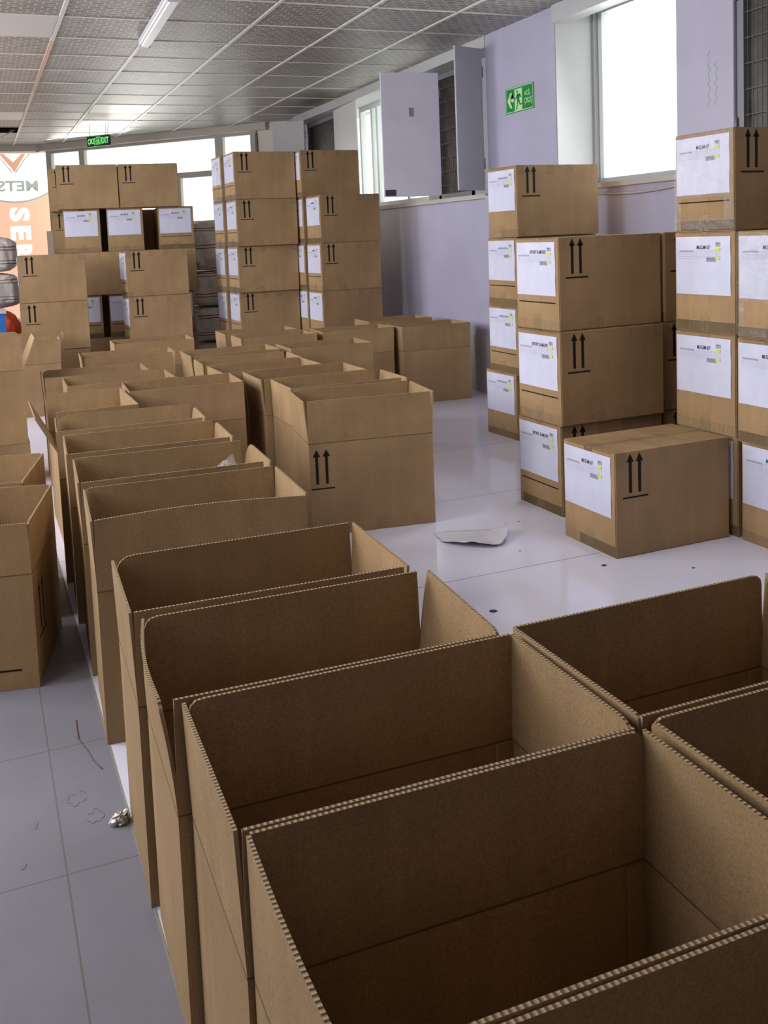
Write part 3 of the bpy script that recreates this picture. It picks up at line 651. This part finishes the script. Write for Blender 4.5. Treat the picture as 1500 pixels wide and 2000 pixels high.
# ---------------------------------------------------------------- open cartons
T = 0.006
def flap_bm(length, h, lean, rnd=(0, 0), bend=0.0, taper=(0.004, 0.004), curl=0.0, n=22, kink=None):
    """flap hinged on local x axis, growing up, leaning towards -y (outwards)."""
    bm = NB(); K = 6; th = math.radians(lean)
    rows = []
    for i in range(n + 1):
        u = 0.5 - 0.5 * math.cos(math.pi * i / n); col = []
        d0 = u * length; d1 = (1 - u) * length; hh = h
        for d, r in ((d0, rnd[0]), (d1, rnd[1])):
            if r > 0 and d < r: hh -= r - math.sqrt(max(0, r * r - (r - d) ** 2))
        if kink: hh += kink * math.sin(u * math.pi)
        for j in range(K + 1):
            v = j / K
            x = taper[0] * v + u * (length - (taper[0] + taper[1]) * v)
            yy = -bend * math.sin(u * math.pi) * v - curl * v * v * (u - 0.5) * 2
            z = hh * v
            # rotate by lean around x axis (outward = -y)
            Y = yy * math.cos(th) - z * math.sin(th); Z = z * math.cos(th) + yy * math.sin(th)
            col.append((x, Y, Z))
        rows.append(col)
    nrm = Vector((0, math.cos(th), math.sin(th)))
    f = [[bm.verts.new(p) for p in c] for c in rows]; b = [[bm.verts.new(Vector(p) + nrm * T) for p in c] for c in rows]
    for i in range(n):
        for j in range(K):
            bm.faces.new((f[i][j], f[i + 1][j], f[i + 1][j + 1], f[i][j + 1]))
            bm.faces.new((b[i][j + 1], b[i + 1][j + 1], b[i + 1][j], b[i][j]))
        q = bm.faces.new((f[i][K], f[i + 1][K], b[i + 1][K], b[i][K])); q.material_index = 1
        bm.faces.new((f[i + 1][0], f[i][0], b[i][0], b[i + 1][0]))
    for i in (0, n):
        for j in range(K): q = bm.faces.new((f[i][j], f[i][j + 1], b[i][j + 1], b[i][j])); q.material_index = 1
    return bm
def open_carton(x, y, yaw, label, group, L=0.612, W=0.382, H=0.445, F=0.203, lean=(0, 0, 0, 0), rnd=((0, 0), (0.02, 0.0), (0, 0.01), (0.02, 0)), bend=(0, 0, 0, 0), curl=(0, 0, 0, 0), arrows=True, z=0.0, bar=True):
    t = thing('open_carton', label, 'box', (x, y, z), math.radians(yaw), group)
    bm = NB()
    box(bm, (0, 0, 0.001), (L, T, H)); box(bm, (0, W - T, 0.001), (L, W, H)); box(bm, (0, T, 0.001), (T, W - T, H)); box(bm, (L - T, T, 0.001), (L, W - T, H))
    box(bm, (T, T, 0.002), (L - T, W / 2 - 0.001, 0.008)); box(bm, (T, W / 2 + 0.001, 0.002), (L - T, W - T, 0.008))
    # glued joint tab inside the back right corner
    box(bm, (L - T - 0.035, W - T - 0.004, 0.01), (L - T, W - T + 0.001, H - 0.003))
    obj('carton_body', bm, KRAFT, t)
    # crease lines where the flaps fold
    bm = NB(); c = 0.0016
    box(bm, (0, -0.0005, H - c), (L, 0.001, H + c)); box(bm, (0, W - 0.001, H - c), (L, W + 0.0005, H + c)); box(bm, (-0.0005, 0, H - c), (0.001, W, H + c)); box(bm, (L - 0.001, 0, H - c), (L + 0.0005, W, H + c))
    box(bm, (T, W - T - 0.0008, H - c), (L - T, W - T, H + c)); box(bm, (L - T - 0.0008, T, H - c), (L - T, W - T, H + c))
    obj('fold_crease', bm, CREASE, t)
    spec = ((L, (0, 0, H), 0), (L, (L, W, H), math.pi), (W, (0, W, H), -math.pi / 2), (W, (L, 0, H), math.pi / 2))
    for k, (ln, loc, rz) in enumerate(spec):
        o = obj('flap', flap_bm(ln, F, lean[k], rnd[k], bend[k], curl=curl[k]), [KRAFT, CORR], t); o.location = loc; o.rotation_euler = (0, 0, rz)
    if arrows:
        bm = NB(); yy = -0.0010; top = H - 0.03
        for xx in (0.035, 0.082):
            poly(bm, [(xx - 0.0065, yy, top - 0.165), (xx + 0.0065, yy, top - 0.165), (xx + 0.0065, yy, top - 0.030), (xx - 0.0065, yy, top - 0.030)])
            poly(bm, [(xx - 0.018, yy, top - 0.034), (xx + 0.018, yy, top - 0.034), (xx, yy, top)])
        poly(bm, [(0.004, yy, top - 0.190), (0.118, yy, top - 0.190), (0.118, yy, top - 0.184), (0.004, yy, top - 0.184)])
        obj('up_arrows_print', bm, INK, t)
        for x0 in (L * 0.52, L * 0.80): bm = NB(); box(bm, (x0, -0.0008, 0.0), (x0 + 0.05, -0.0002, 0.065)); obj('packing_tape', bm, TAPE, t)
    return t
gA = 'open cartons of the long left-hand row'
open_carton(0.268, 0.362, -1.0, 'open carton at the bottom right corner, only its back rim in view', gA, lean=(0, 0.3, 0, 0), arrows=False)
open_carton(0.262, 0.752, -1.2, 'largest open carton in the foreground, dark inside', gA, lean=(0, 0.2, 0.5, 0.5), bend=(0, 0, 0.004, 0), arrows=False)
open_carton(0.262, 1.140, -1.5, 'second open carton from the front with brightly lit right flap', gA, lean=(0, 0, 2, 1), rnd=((0, 0), (0, 0.02), (0, 0), (0.04, 0)), arrows=False)
open_carton(0.250, 1.532, -2.0, 'third open carton from the front with torn-away right flap', gA, lean=(0, 0, 3, 5), rnd=((0, 0), (0, 0.025), (0, 0.02), (0.03, 0.0)), bend=(0, 0, 0.012, 0), curl=(0, 0, 0.01, 0.01), arrows=False)
open_carton(0.250, 1.948, -2.0, 'fourth open carton from the front with slit beside its right flap', gA, lean=(-0.5, 0.5, 2, 3), rnd=((0, 0), (0, 0.04), (0.02, 0), (0, 0)), arrows=False)
open_carton(0.252, 2.672, -3.0, 'fifth open carton from the front with bent front flap', gA, lean=(2, 4, 2, 2), rnd=((0, 0), (0, 0.01), (0, 0), (0, 0)), bend=(-0.035, 0, 0, 0), curl=(0.012, 0, 0, 0), arrows=False)
open_carton(0.264, 3.140, -3.0, 'sixth open carton from the front with clear plastic film inside', gA, lean=(-0.5, 2, 2, 7), rnd=((0, 0), (0, 0), (0, 0), (0.0, 0.09)), arrows=False)
open_carton(0.266, 3.610, -3.0, 'seventh open carton from the front with scored back flap', gA, lean=(-0.5, 2, 1, 3), rnd=((0, 0), (0, 0), (0, 0), (0, 0.05)), arrows=False)
open_carton(0.266, 4.090, -3.5, 'eighth open carton from the front with torn pointed right flap', gA, lean=(-1, 6, 1, 3), rnd=((0, 0), (0, 0.06), (0.03, 0), (0.0, 0.11)), arrows=False)
open_carton(0.302 + 0.382, 4.598, 90.0, 'open carton turned end-on with left flap hanging out', 'open cartons behind the long row', lean=(0, 28, 2, 16), arrows=False)
open_carton(0.700, 5.015, -2.5, 'open carton with wide plain front right of the end-on carton', 'open cartons behind the long row', arrows=False)
open_carton(0.425, 5.435, -1.0, 'open carton with pale back flap behind the end-on carton', 'open cartons behind the long row', arrows=False, lean=(-1, 3, 0, -3))
open_carton(0.335, 5.868, -1.5, 'open carton left of the middle, fourth rank behind the long row', 'open cartons behind the long row', lean=(-1, 1, 3, 0), rnd=((0, 0), (0, 0.03), (0, 0), (0, 0)), arrows=False)
open_carton(0.655, 6.755, -3.0, 'open carton with scored back flap, second from the back on the left side', 'open cartons behind the long row', lean=(0, 2, 6, 4), rnd=((0, 0.0), (0, 0), (0, 0.05), (0, 0.06)), arrows=False)
open_carton(0.975, 7.565, -2.0, 'furthest open carton in front of the back left block', 'open cartons behind the long row', lean=(0, 1, 2, 2), arrows=False)
gC = 'open cartons in the middle'
open_carton(1.389, 4.165, -7.5, 'large open carton in the centre with two black up arrows', gC, lean=(0.0, 0.5, 5, 4), rnd=((0, 0), (0, 0.03), (0, 0), (0, 0.02)), bend=(0.004, 0, 0, 0))
open_carton(1.455, 4.585, -1.0, 'open carton directly behind the large arrow-marked one', gC, lean=(-1, 1, 2, 10), arrows=False)
open_carton(1.425, 4.985, 0.0, 'open carton two behind the large arrow-marked one', gC, lean=(-1, 0, 6, 0), rnd=((0, 0), (0, 0.02), (0, 0), (0, 0)), arrows=False)
open_carton(1.300, 5.385, 1.0, 'open carton three behind the large arrow-marked one', gC, lean=(0, 0, 2, 0), arrows=False)
open_carton(1.290, 5.835, -3.0, 'open carton four behind the large one, rounded left corner', gC, lean=(0, 2, 4, 4), rnd=((0, 0), (0, 0.06), (0.05, 0), (0, 0.04)), arrows=False)
open_carton(1.330, 6.345, -0.5, 'open carton five behind the large one', gC, lean=(0, 1, 6, 0), arrows=False)
open_carton(2.000, 6.285, -1.0, 'plain-fronted open carton between the middle row and the right-hand pair', gC, lean=(0, 0, 0, 0), arrows=False)
open_carton(1.905, 7.215, -2.0, 'open carton with split left flap in front of the bales', gC, lean=(0, 2, 4, 0), rnd=((0, 0), (0, 0), (0.04, 0), (0, 0)), arrows=False)
open_carton(1.890, 7.675, -1.0, 'rearmost open carton in front of the five-high stack', gC, lean=(0, 0, 3, 2), arrows=False)
open_carton(2.575, 7.225, -3.0, 'open carton left of the pair by the wall', gC, lean=(0, 1, 0, 2), arrows=False)
open_carton(3.232, 7.110, -3.0, 'front open carton of the pair by the lavender wall', 'open cartons by the wall', lean=(0, 0, 2, 2), arrows=False)
open_carton(3.225, 7.815, -2.0, 'rear open carton of the pair by the lavender wall', 'open cartons by the wall', lean=(0, 0, 0, 2), arrows=False)
gD = 'open cartons at the lower right'
open_carton(0.898, 1.148, -0.5, 'open carton at the lower right, floor showing through its corner slit', gD, lean=(0, 0, 0.2, 4), arrows=False)
open_carton(0.905, 0.755, -0.5, 'open carton cut off at the right edge below the slit one', gD, lean=(0, 0, 0.5, 0), rnd=((0, 0), (0, 0.015), (0.01, 0), (0, 0)), arrows=False)
open_carton(0.915, 0.362, -0.5, 'nearly unseen open carton in the bottom right corner', gD, arrows=False)
# small cartons along the left edge
gE = 'open cartons along the left edge'
e1 = open_carton(-0.245, 3.215, -12.5, 'smaller open carton cut off by the left edge with its side in shade', gE, L=0.352, W=0.50, H=0.376, F=0.166, arrows=False, lean=(0, 2, 0, 0))
bm = NB(); xx = 0.3528
for yy in (0.10, 0.16):
    poly(bm, [(xx, yy - .006, .16), (xx, yy + .006, .16), (xx, yy + .006, .29), (xx, yy - .006, .29)]); poly(bm, [(xx, yy - .018, .285), (xx, yy + .018, .285), (xx, yy, .32)])
poly(bm, [(xx, .06, .138), (xx, .20, .138), (xx, .20, .144), (xx, .06, .144)]); poly(bm, [(0.03, -0.001, 0.062), (0.30, -0.001, 0.062), (0.30, -0.001, 0.068), (0.03, -0.001, 0.068)])
obj('up_arrows_print', bm, INK, e1)
open_carton(-0.245, 3.80, -12.5, 'smaller open carton second from the front along the left edge', gE, L=0.362, W=0.50, H=0.376, F=0.166, arrows=False, lean=(0, 3, 0, 0))
t = thing('sealed_carton', 'taped carton under the open one at the left edge', 'box', (-0.395, 6.00, 0), 0, 'carton pile at the left edge')
obj('carton_body', mesh('carton_body', (lambda b: (box(b, (0, 0, 0), (0.63, 0.40, 0.248)), b)[1])(NB()), KRAFT), parent=t)
open_carton(-0.385, 6.00, 0, 'open carton raised on another at the left edge, flap splayed right', gE, lean=(-1, 0, 0, 24), arrows=False, z=0.249)
open_carton(0.015, 8.43, -1, 'open carton in the aisle in front of the far left stack', gE, lean=(0, 4, 0, 2), rnd=((0, 0), (0.0, 0), (0, 0), (0, 0.04)), arrows=False)
open_carton(0.085, 8.90, -1, 'open carton touching the far left stack', gE, lean=(0, 0, 0, 2), arrows=False, rnd=((0, 0), (0, 0), (0, 0), (0, 0.05)))

# ================================================================ bales
def bale_mat(name, base, stripe, zs):
    mt = mat(name, base, 0.8, 0.2); N, L, b = nodes(mt)
    t = N.new('ShaderNodeTexCoord'); s = N.new('ShaderNodeSeparateXYZ'); L.new(t.outputs['Object'], s.inputs[0])
    z = mathn(N, L, 'ADD', s.outputs[2], mathn(N, L, 'MULTIPLY', noise_tex(N, L, t.outputs['Object'], 3, 2), 0.03))
    g = None
    for c in zs:
        q = mathn(N, L, 'LESS_THAN', mathn(N, L, 'ABSOLUTE', mathn(N, L, 'SUBTRACT', z, c)), 0.0045)
        g = q if g is None else mathn(N, L, 'MAXIMUM', g, q)
    n = noise_tex(N, L, t.outputs['Object'], 8, 5); r = ramp(N, [(0.3, tuple(c * .8 for c in base)), (0.7, tuple(c * 1.1 for c in base))]); L.new(n, r.inputs[0])
    L.new(mixc(N, L, g, r.outputs[0], stripe), b.inputs['Base Color'])
    bump(N, L, n, b, 0.6, 0.03); return mt
def bale_bm(sx, sy, sz, seed):
    bm = NB(); bmesh.ops.create_icosphere(bm, subdivisions=5, radius=1)
    for v in bm.verts:
        c = v.co.normalized(); p = Vector([math.copysign(abs(k) ** 0.42, k) for k in c])
        mx = 1.0
        w_ = 0.045 * noise.noise(Vector((c.x * 3 + seed, c.y * 3, c.z * 2.0))) + 0.02 * noise.noise(Vector((c.x * 9, c.y * 9 + seed, c.z * 7)))
        v.co = Vector((p.x * sx / 2, p.y * sy / 2, p.z * sz / 2)) * (1 + w_)
        v.co.z = max(-sz / 2 * 0.985, min(sz / 2 * 1.0, v.co.z)) + sz / 2
    for f in bm.faces: f.smooth = True
    return bm
SILV = mat('silver_plastic', (0.55, 0.62, 0.66), 0.18, 0.9, 0.35); N_, L_, b_ = nodes(SILV); bump(N_, L_, noise_tex(N_, L_, coords(N_, L_), 16, 4), b_, 1.0, 0.05)
def bale(label, group, x0, x1, y0, y1, z0, z1, zs, seed, base=(0.80, 0.73, 0.67), stripe=(0.16, 0.04, 0.045), silver=False, tagp=False):
    t = thing('striped_bale', label, 'bale', ((x0 + x1) / 2, (y0 + y1) / 2, z0), 0, group)
    obj('sack_cloth', bale_bm(x1 - x0, y1 - y0, z1 - z0, seed), bale_mat('sack_cloth_%d' % seed, base, stripe, zs), t)
    if silver:
        bm = bale_bm((x1 - x0) * 0.16, (y1 - y0) * 0.86, (z1 - z0) * 0.86, seed + 9)
        for v in bm.verts: v.co += Vector((-(x1 - x0) / 2 + 0.02, -0.02, 0.03)); v.co.x += 0.03 * noise.noise(v.co * 14)
        p = obj('plastic_lining', bm, SILV, t); p['label'] = 'shiny crumpled plastic at the open end'
    if tagp:
        bm = NB(); box(bm, (-(x1 - x0) / 2 + 0.03, -(y1 - y0) / 2 - 0.012, 0.30), (-(x1 - x0) / 2 + 0.12, -(y1 - y0) / 2 - 0.004, 0.42)); obj('paper_tag', bm, mat('tag_paper', (0.55, 0.5, 0.46), 0.7), t)
    return t
gW = 'striped bales between the stacks'
bale('bottom striped bale of the pile between the back stacks', gW, 2.32, 3.2, 11.0, 11.65, 0.0, 0.235, (0.12, 0.15), 1)
bale('striped bale second from the bottom between the back stacks, shiny plastic at its end', gW, 2.32, 3.2, 10.98, 11.65, 0.245, 0.655, (0.10, 0.13, 0.30, 0.33), 2, silver=True)
bale('striped bale second from the top between the back stacks', gW, 2.31, 3.2, 10.98, 11.65, 0.665, 1.075, (0.13, 0.165, 0.37, 0.40), 3, base=(0.76, 0.67, 0.61), silver=True)
bale('topmost plump striped bale with paper tag between the back stacks', gW, 2.33, 3.2, 10.98, 11.65, 1.085, 1.66, (0.28, 0.315, 0.48, 0.51), 4, silver=True, tagp=True)
gL = 'striped bales at the far left'
bale('lower pale striped bale at the far left above the orange sack', gL, -0.6, 0.44, 10.55, 11.3, 0.805, 1.18, (0.12, 0.15, 0.29, 0.32), 5, base=(0.60, 0.56, 0.54), stripe=(0.25, 0.14, 0.13))
bale('upper grey striped bale at the far left in front of the banner', gL, -0.6, 0.42, 10.55, 11.3, 1.19, 1.57, (0.11, 0.14, 0.25, 0.28), 6, base=(0.66, 0.62, 0.60))
t = thing('orange_sack', 'bright orange sack under the striped bales at the far left', 'sack', (-0.08, 10.92, 0))
obj('sack_cloth', bale_bm(1.0, 0.72, 0.79, 12), mat('orange_cloth', (0.62, 0.07, 0.02), 0.7), t)
t = thing('blue_crate', 'blue box with pale lid at the left edge beside the orange sack', 'crate', (-0.36, 9.62, 0))
bm = NB(); box(bm, (0, 0, 0), (0.60, 0.45, 0.82))
for k in range(1, 6): box(bm, (0.1 * k - 0.004, -0.006, 0.05), (0.1 * k + 0.004, 0, 0.78))
obj('crate_body', bm, mat('blue_plastic', (0.02, 0.13, 0.42), 0.45), t)
bm = NB(); box(bm, (-0.01, -0.012, 0.82), (0.61, 0.46, 0.845)); obj('lid', bm, mat('pale_lid', (0.5, 0.46, 0.48), 0.5), t)

# ================================================================ small things on the floor
bm = NB(); nU, nV = 22, 12
grid = []
for i in range(nU + 1):
    u = i / nU; row = []
    for j in range(nV + 1):
        v = j / nV
        yf = 3.80 - 0.17 * math.sin(u * math.pi) ** 0.7 - 0.02 * u; yb = 3.93 - 0.12 * u ** 1.5
        x = 1.885 + 0.325 * u + 0.02 * v * (1 - u); y = yf + (yb - yf) * v
        z = 0.003 + 0.022 * (1 - v) ** 2 * abs(math.sin(u * 5.2)) + 0.012 * abs(noise.noise(Vector((u * 6, v * 4, 0)))) + 0.03 * max(0, u - 0.82) * 5 * (0.4 + 0.6 * (1 - v))
        row.append(bm.verts.new((x, y, z)))
    grid.append(row)
for i in range(nU):
    for j in range(nV):
        f = bm.faces.new((grid[i][j], grid[i + 1][j], grid[i + 1][j + 1], grid[i][j + 1])); f.smooth = True
o = obj('paper_sheet', bm, mat('crumpled_paper', (0.70, 0.69, 0.76), 0.6)); tag(o, 'crumpled grey-white paper sheet lying on the glossy floor', 'paper')
sm = o.modifiers.new('thick', 'SOLIDIFY'); sm.thickness = 0.0008
bm = bale_bm(0.034, 0.03, 0.02, 21)
for v in bm.verts: q_ = v.co.copy(); v.co.x += 0.016 * noise.noise(q_ * 110); v.co.y += 0.014 * noise.noise(q_ * 100 + Vector((5, 0, 0))); v.co.z = max(0.0, v.co.z + 0.010 * noise.noise(q_ * 130))
for f in bm.faces: f.smooth = False
tag(obj('foil_ball', bm, mat('foil', (0.45, 0.42, 0.40), 0.35, 0.8, 0.6), loc=(0.232, 2.285, 0.0005)), 'crumpled scrap of foil on the floor beside the long row', 'foil')
bm = NB(); tube(bm, [(0.183, 2.86, 0.002), (0.180, 2.80, 0.002), (0.178, 2.74, 0.003), (0.196, 2.66, 0.002), (0.205, 2.60, 0.002), (0.222, 2.55, 0.002)], 0.0014, 6)
tag(obj('string', bm, mat('brown_string', (0.20, 0.13, 0.12), 0.8)), 'thin brown string lying on the matt tiles', 'string')
STAIN = mat('dried_stain', (0.22, 0.215, 0.24), 0.6); random.seed(3)
def stain(label, x, y, r, m_=STAIN, holes=True, sx=1.0):
    bm = NB(); n = 26; ring = []; ring2 = []
    for k in range(n):
        a = 2 * math.pi * k / n; rr = r * (0.7 + 0.55 * noise.noise(Vector((math.cos(a) * 1.7 + x * 9, math.sin(a) * 1.7, y))))
        ring.append(bm.verts.new((rr * math.cos(a) * sx, rr * math.sin(a) * 1.5, 0.0007))); rr2 = rr * (0.9 + 0.05 * math.sin(5 * a)); ring2.append(bm.verts.new((rr2 * math.cos(a) * sx, rr2 * math.sin(a) * 1.5, 0.0007)))
    for k in range(n):
        if holes and random.random() < 0.25: continue
        bm.faces.new((ring[k], ring[(k + 1) % n], ring2[(k + 1) % n], ring2[k]))
    if not holes: bm.faces.new(ring2)
    tag(obj('floor_stain', bm, m_, loc=(x, y, 0.0003)), label, 'stain', 'marks on the floor')
stain('outline of a dried puddle on the matt tiles, the one further from the cartons', 0.145, 2.44, 0.028); stain('outline of a dried puddle on the matt tiles, the one nearer the foil scrap', 0.178, 2.34, 0.026)
stain('long dark smear on the left matt tile', 0.040, 2.37, 0.016, holes=False, sx=0.35); stain('short dark smear close to the left edge of the view', 0.005, 2.215, 0.010, holes=False, sx=0.8)
DK = mat('dark_speck', (0.05, 0.045, 0.06), 0.7)
for lab, x, y, r in (('dark broken mark on the glossy floor by the open carton slit', 1.69, 3.00, 0.016), ('small torn scrap on the glossy floor below the single carton', 2.335, 3.205, 0.012), ('tiny black leaf-like chip on the glossy floor', 2.63, 3.01, 0.008), ('tiny dark crumb near the stacked SPORT & MORE cartons', 2.35, 3.90, 0.006), ('tiny dark crumb right of the crumpled paper', 2.13, 3.53, 0.005)):
    bm = NB(); bmesh.ops.create_icosphere(bm, subdivisions=2, radius=1)
    for v in bm.verts: v.co = Vector((v.co.x * r, v.co.y * r * 0.8, max(0, v.co.z) * r * 0.25)) * (1 + 0.4 * noise.noise(v.co * 3 + Vector((x, y, 0))))
    tag(obj('floor_crumb', bm, DK, loc=(x, y, 0.0004)), lab, 'debris', 'crumbs on the glossy floor', 'thing')
# clear plastic film in the sixth carton
bm = NB(); n1, n2 = 30, 12; g = []
for i in range(n1 + 1):
    u = i / n1; row = []
    for j in range(n2 + 1):
        v = j / n2
        x = 0.50 + 0.31 * u; y = 3.20 + 0.17 * v; z = 0.56 + 0.075 * u ** 2 * (0.5 + 0.5 * math.sin(v * 3)) + 0.03 * noise.noise(Vector((u * 9, v * 7, 1))) - 0.10 * (1 - u) * v
        row.append(bm.verts.new((x, y, z)))
    g.append(row)
for i in range(n1):
    for j in range(n2): bm.faces.new((g[i][j], g[i + 1][j], g[i + 1][j + 1], g[i][j + 1])).smooth = True
tag(obj('plastic_film', bm, PLAST), 'thin clear plastic film spilling inside an open carton of the long row', 'plastic film')
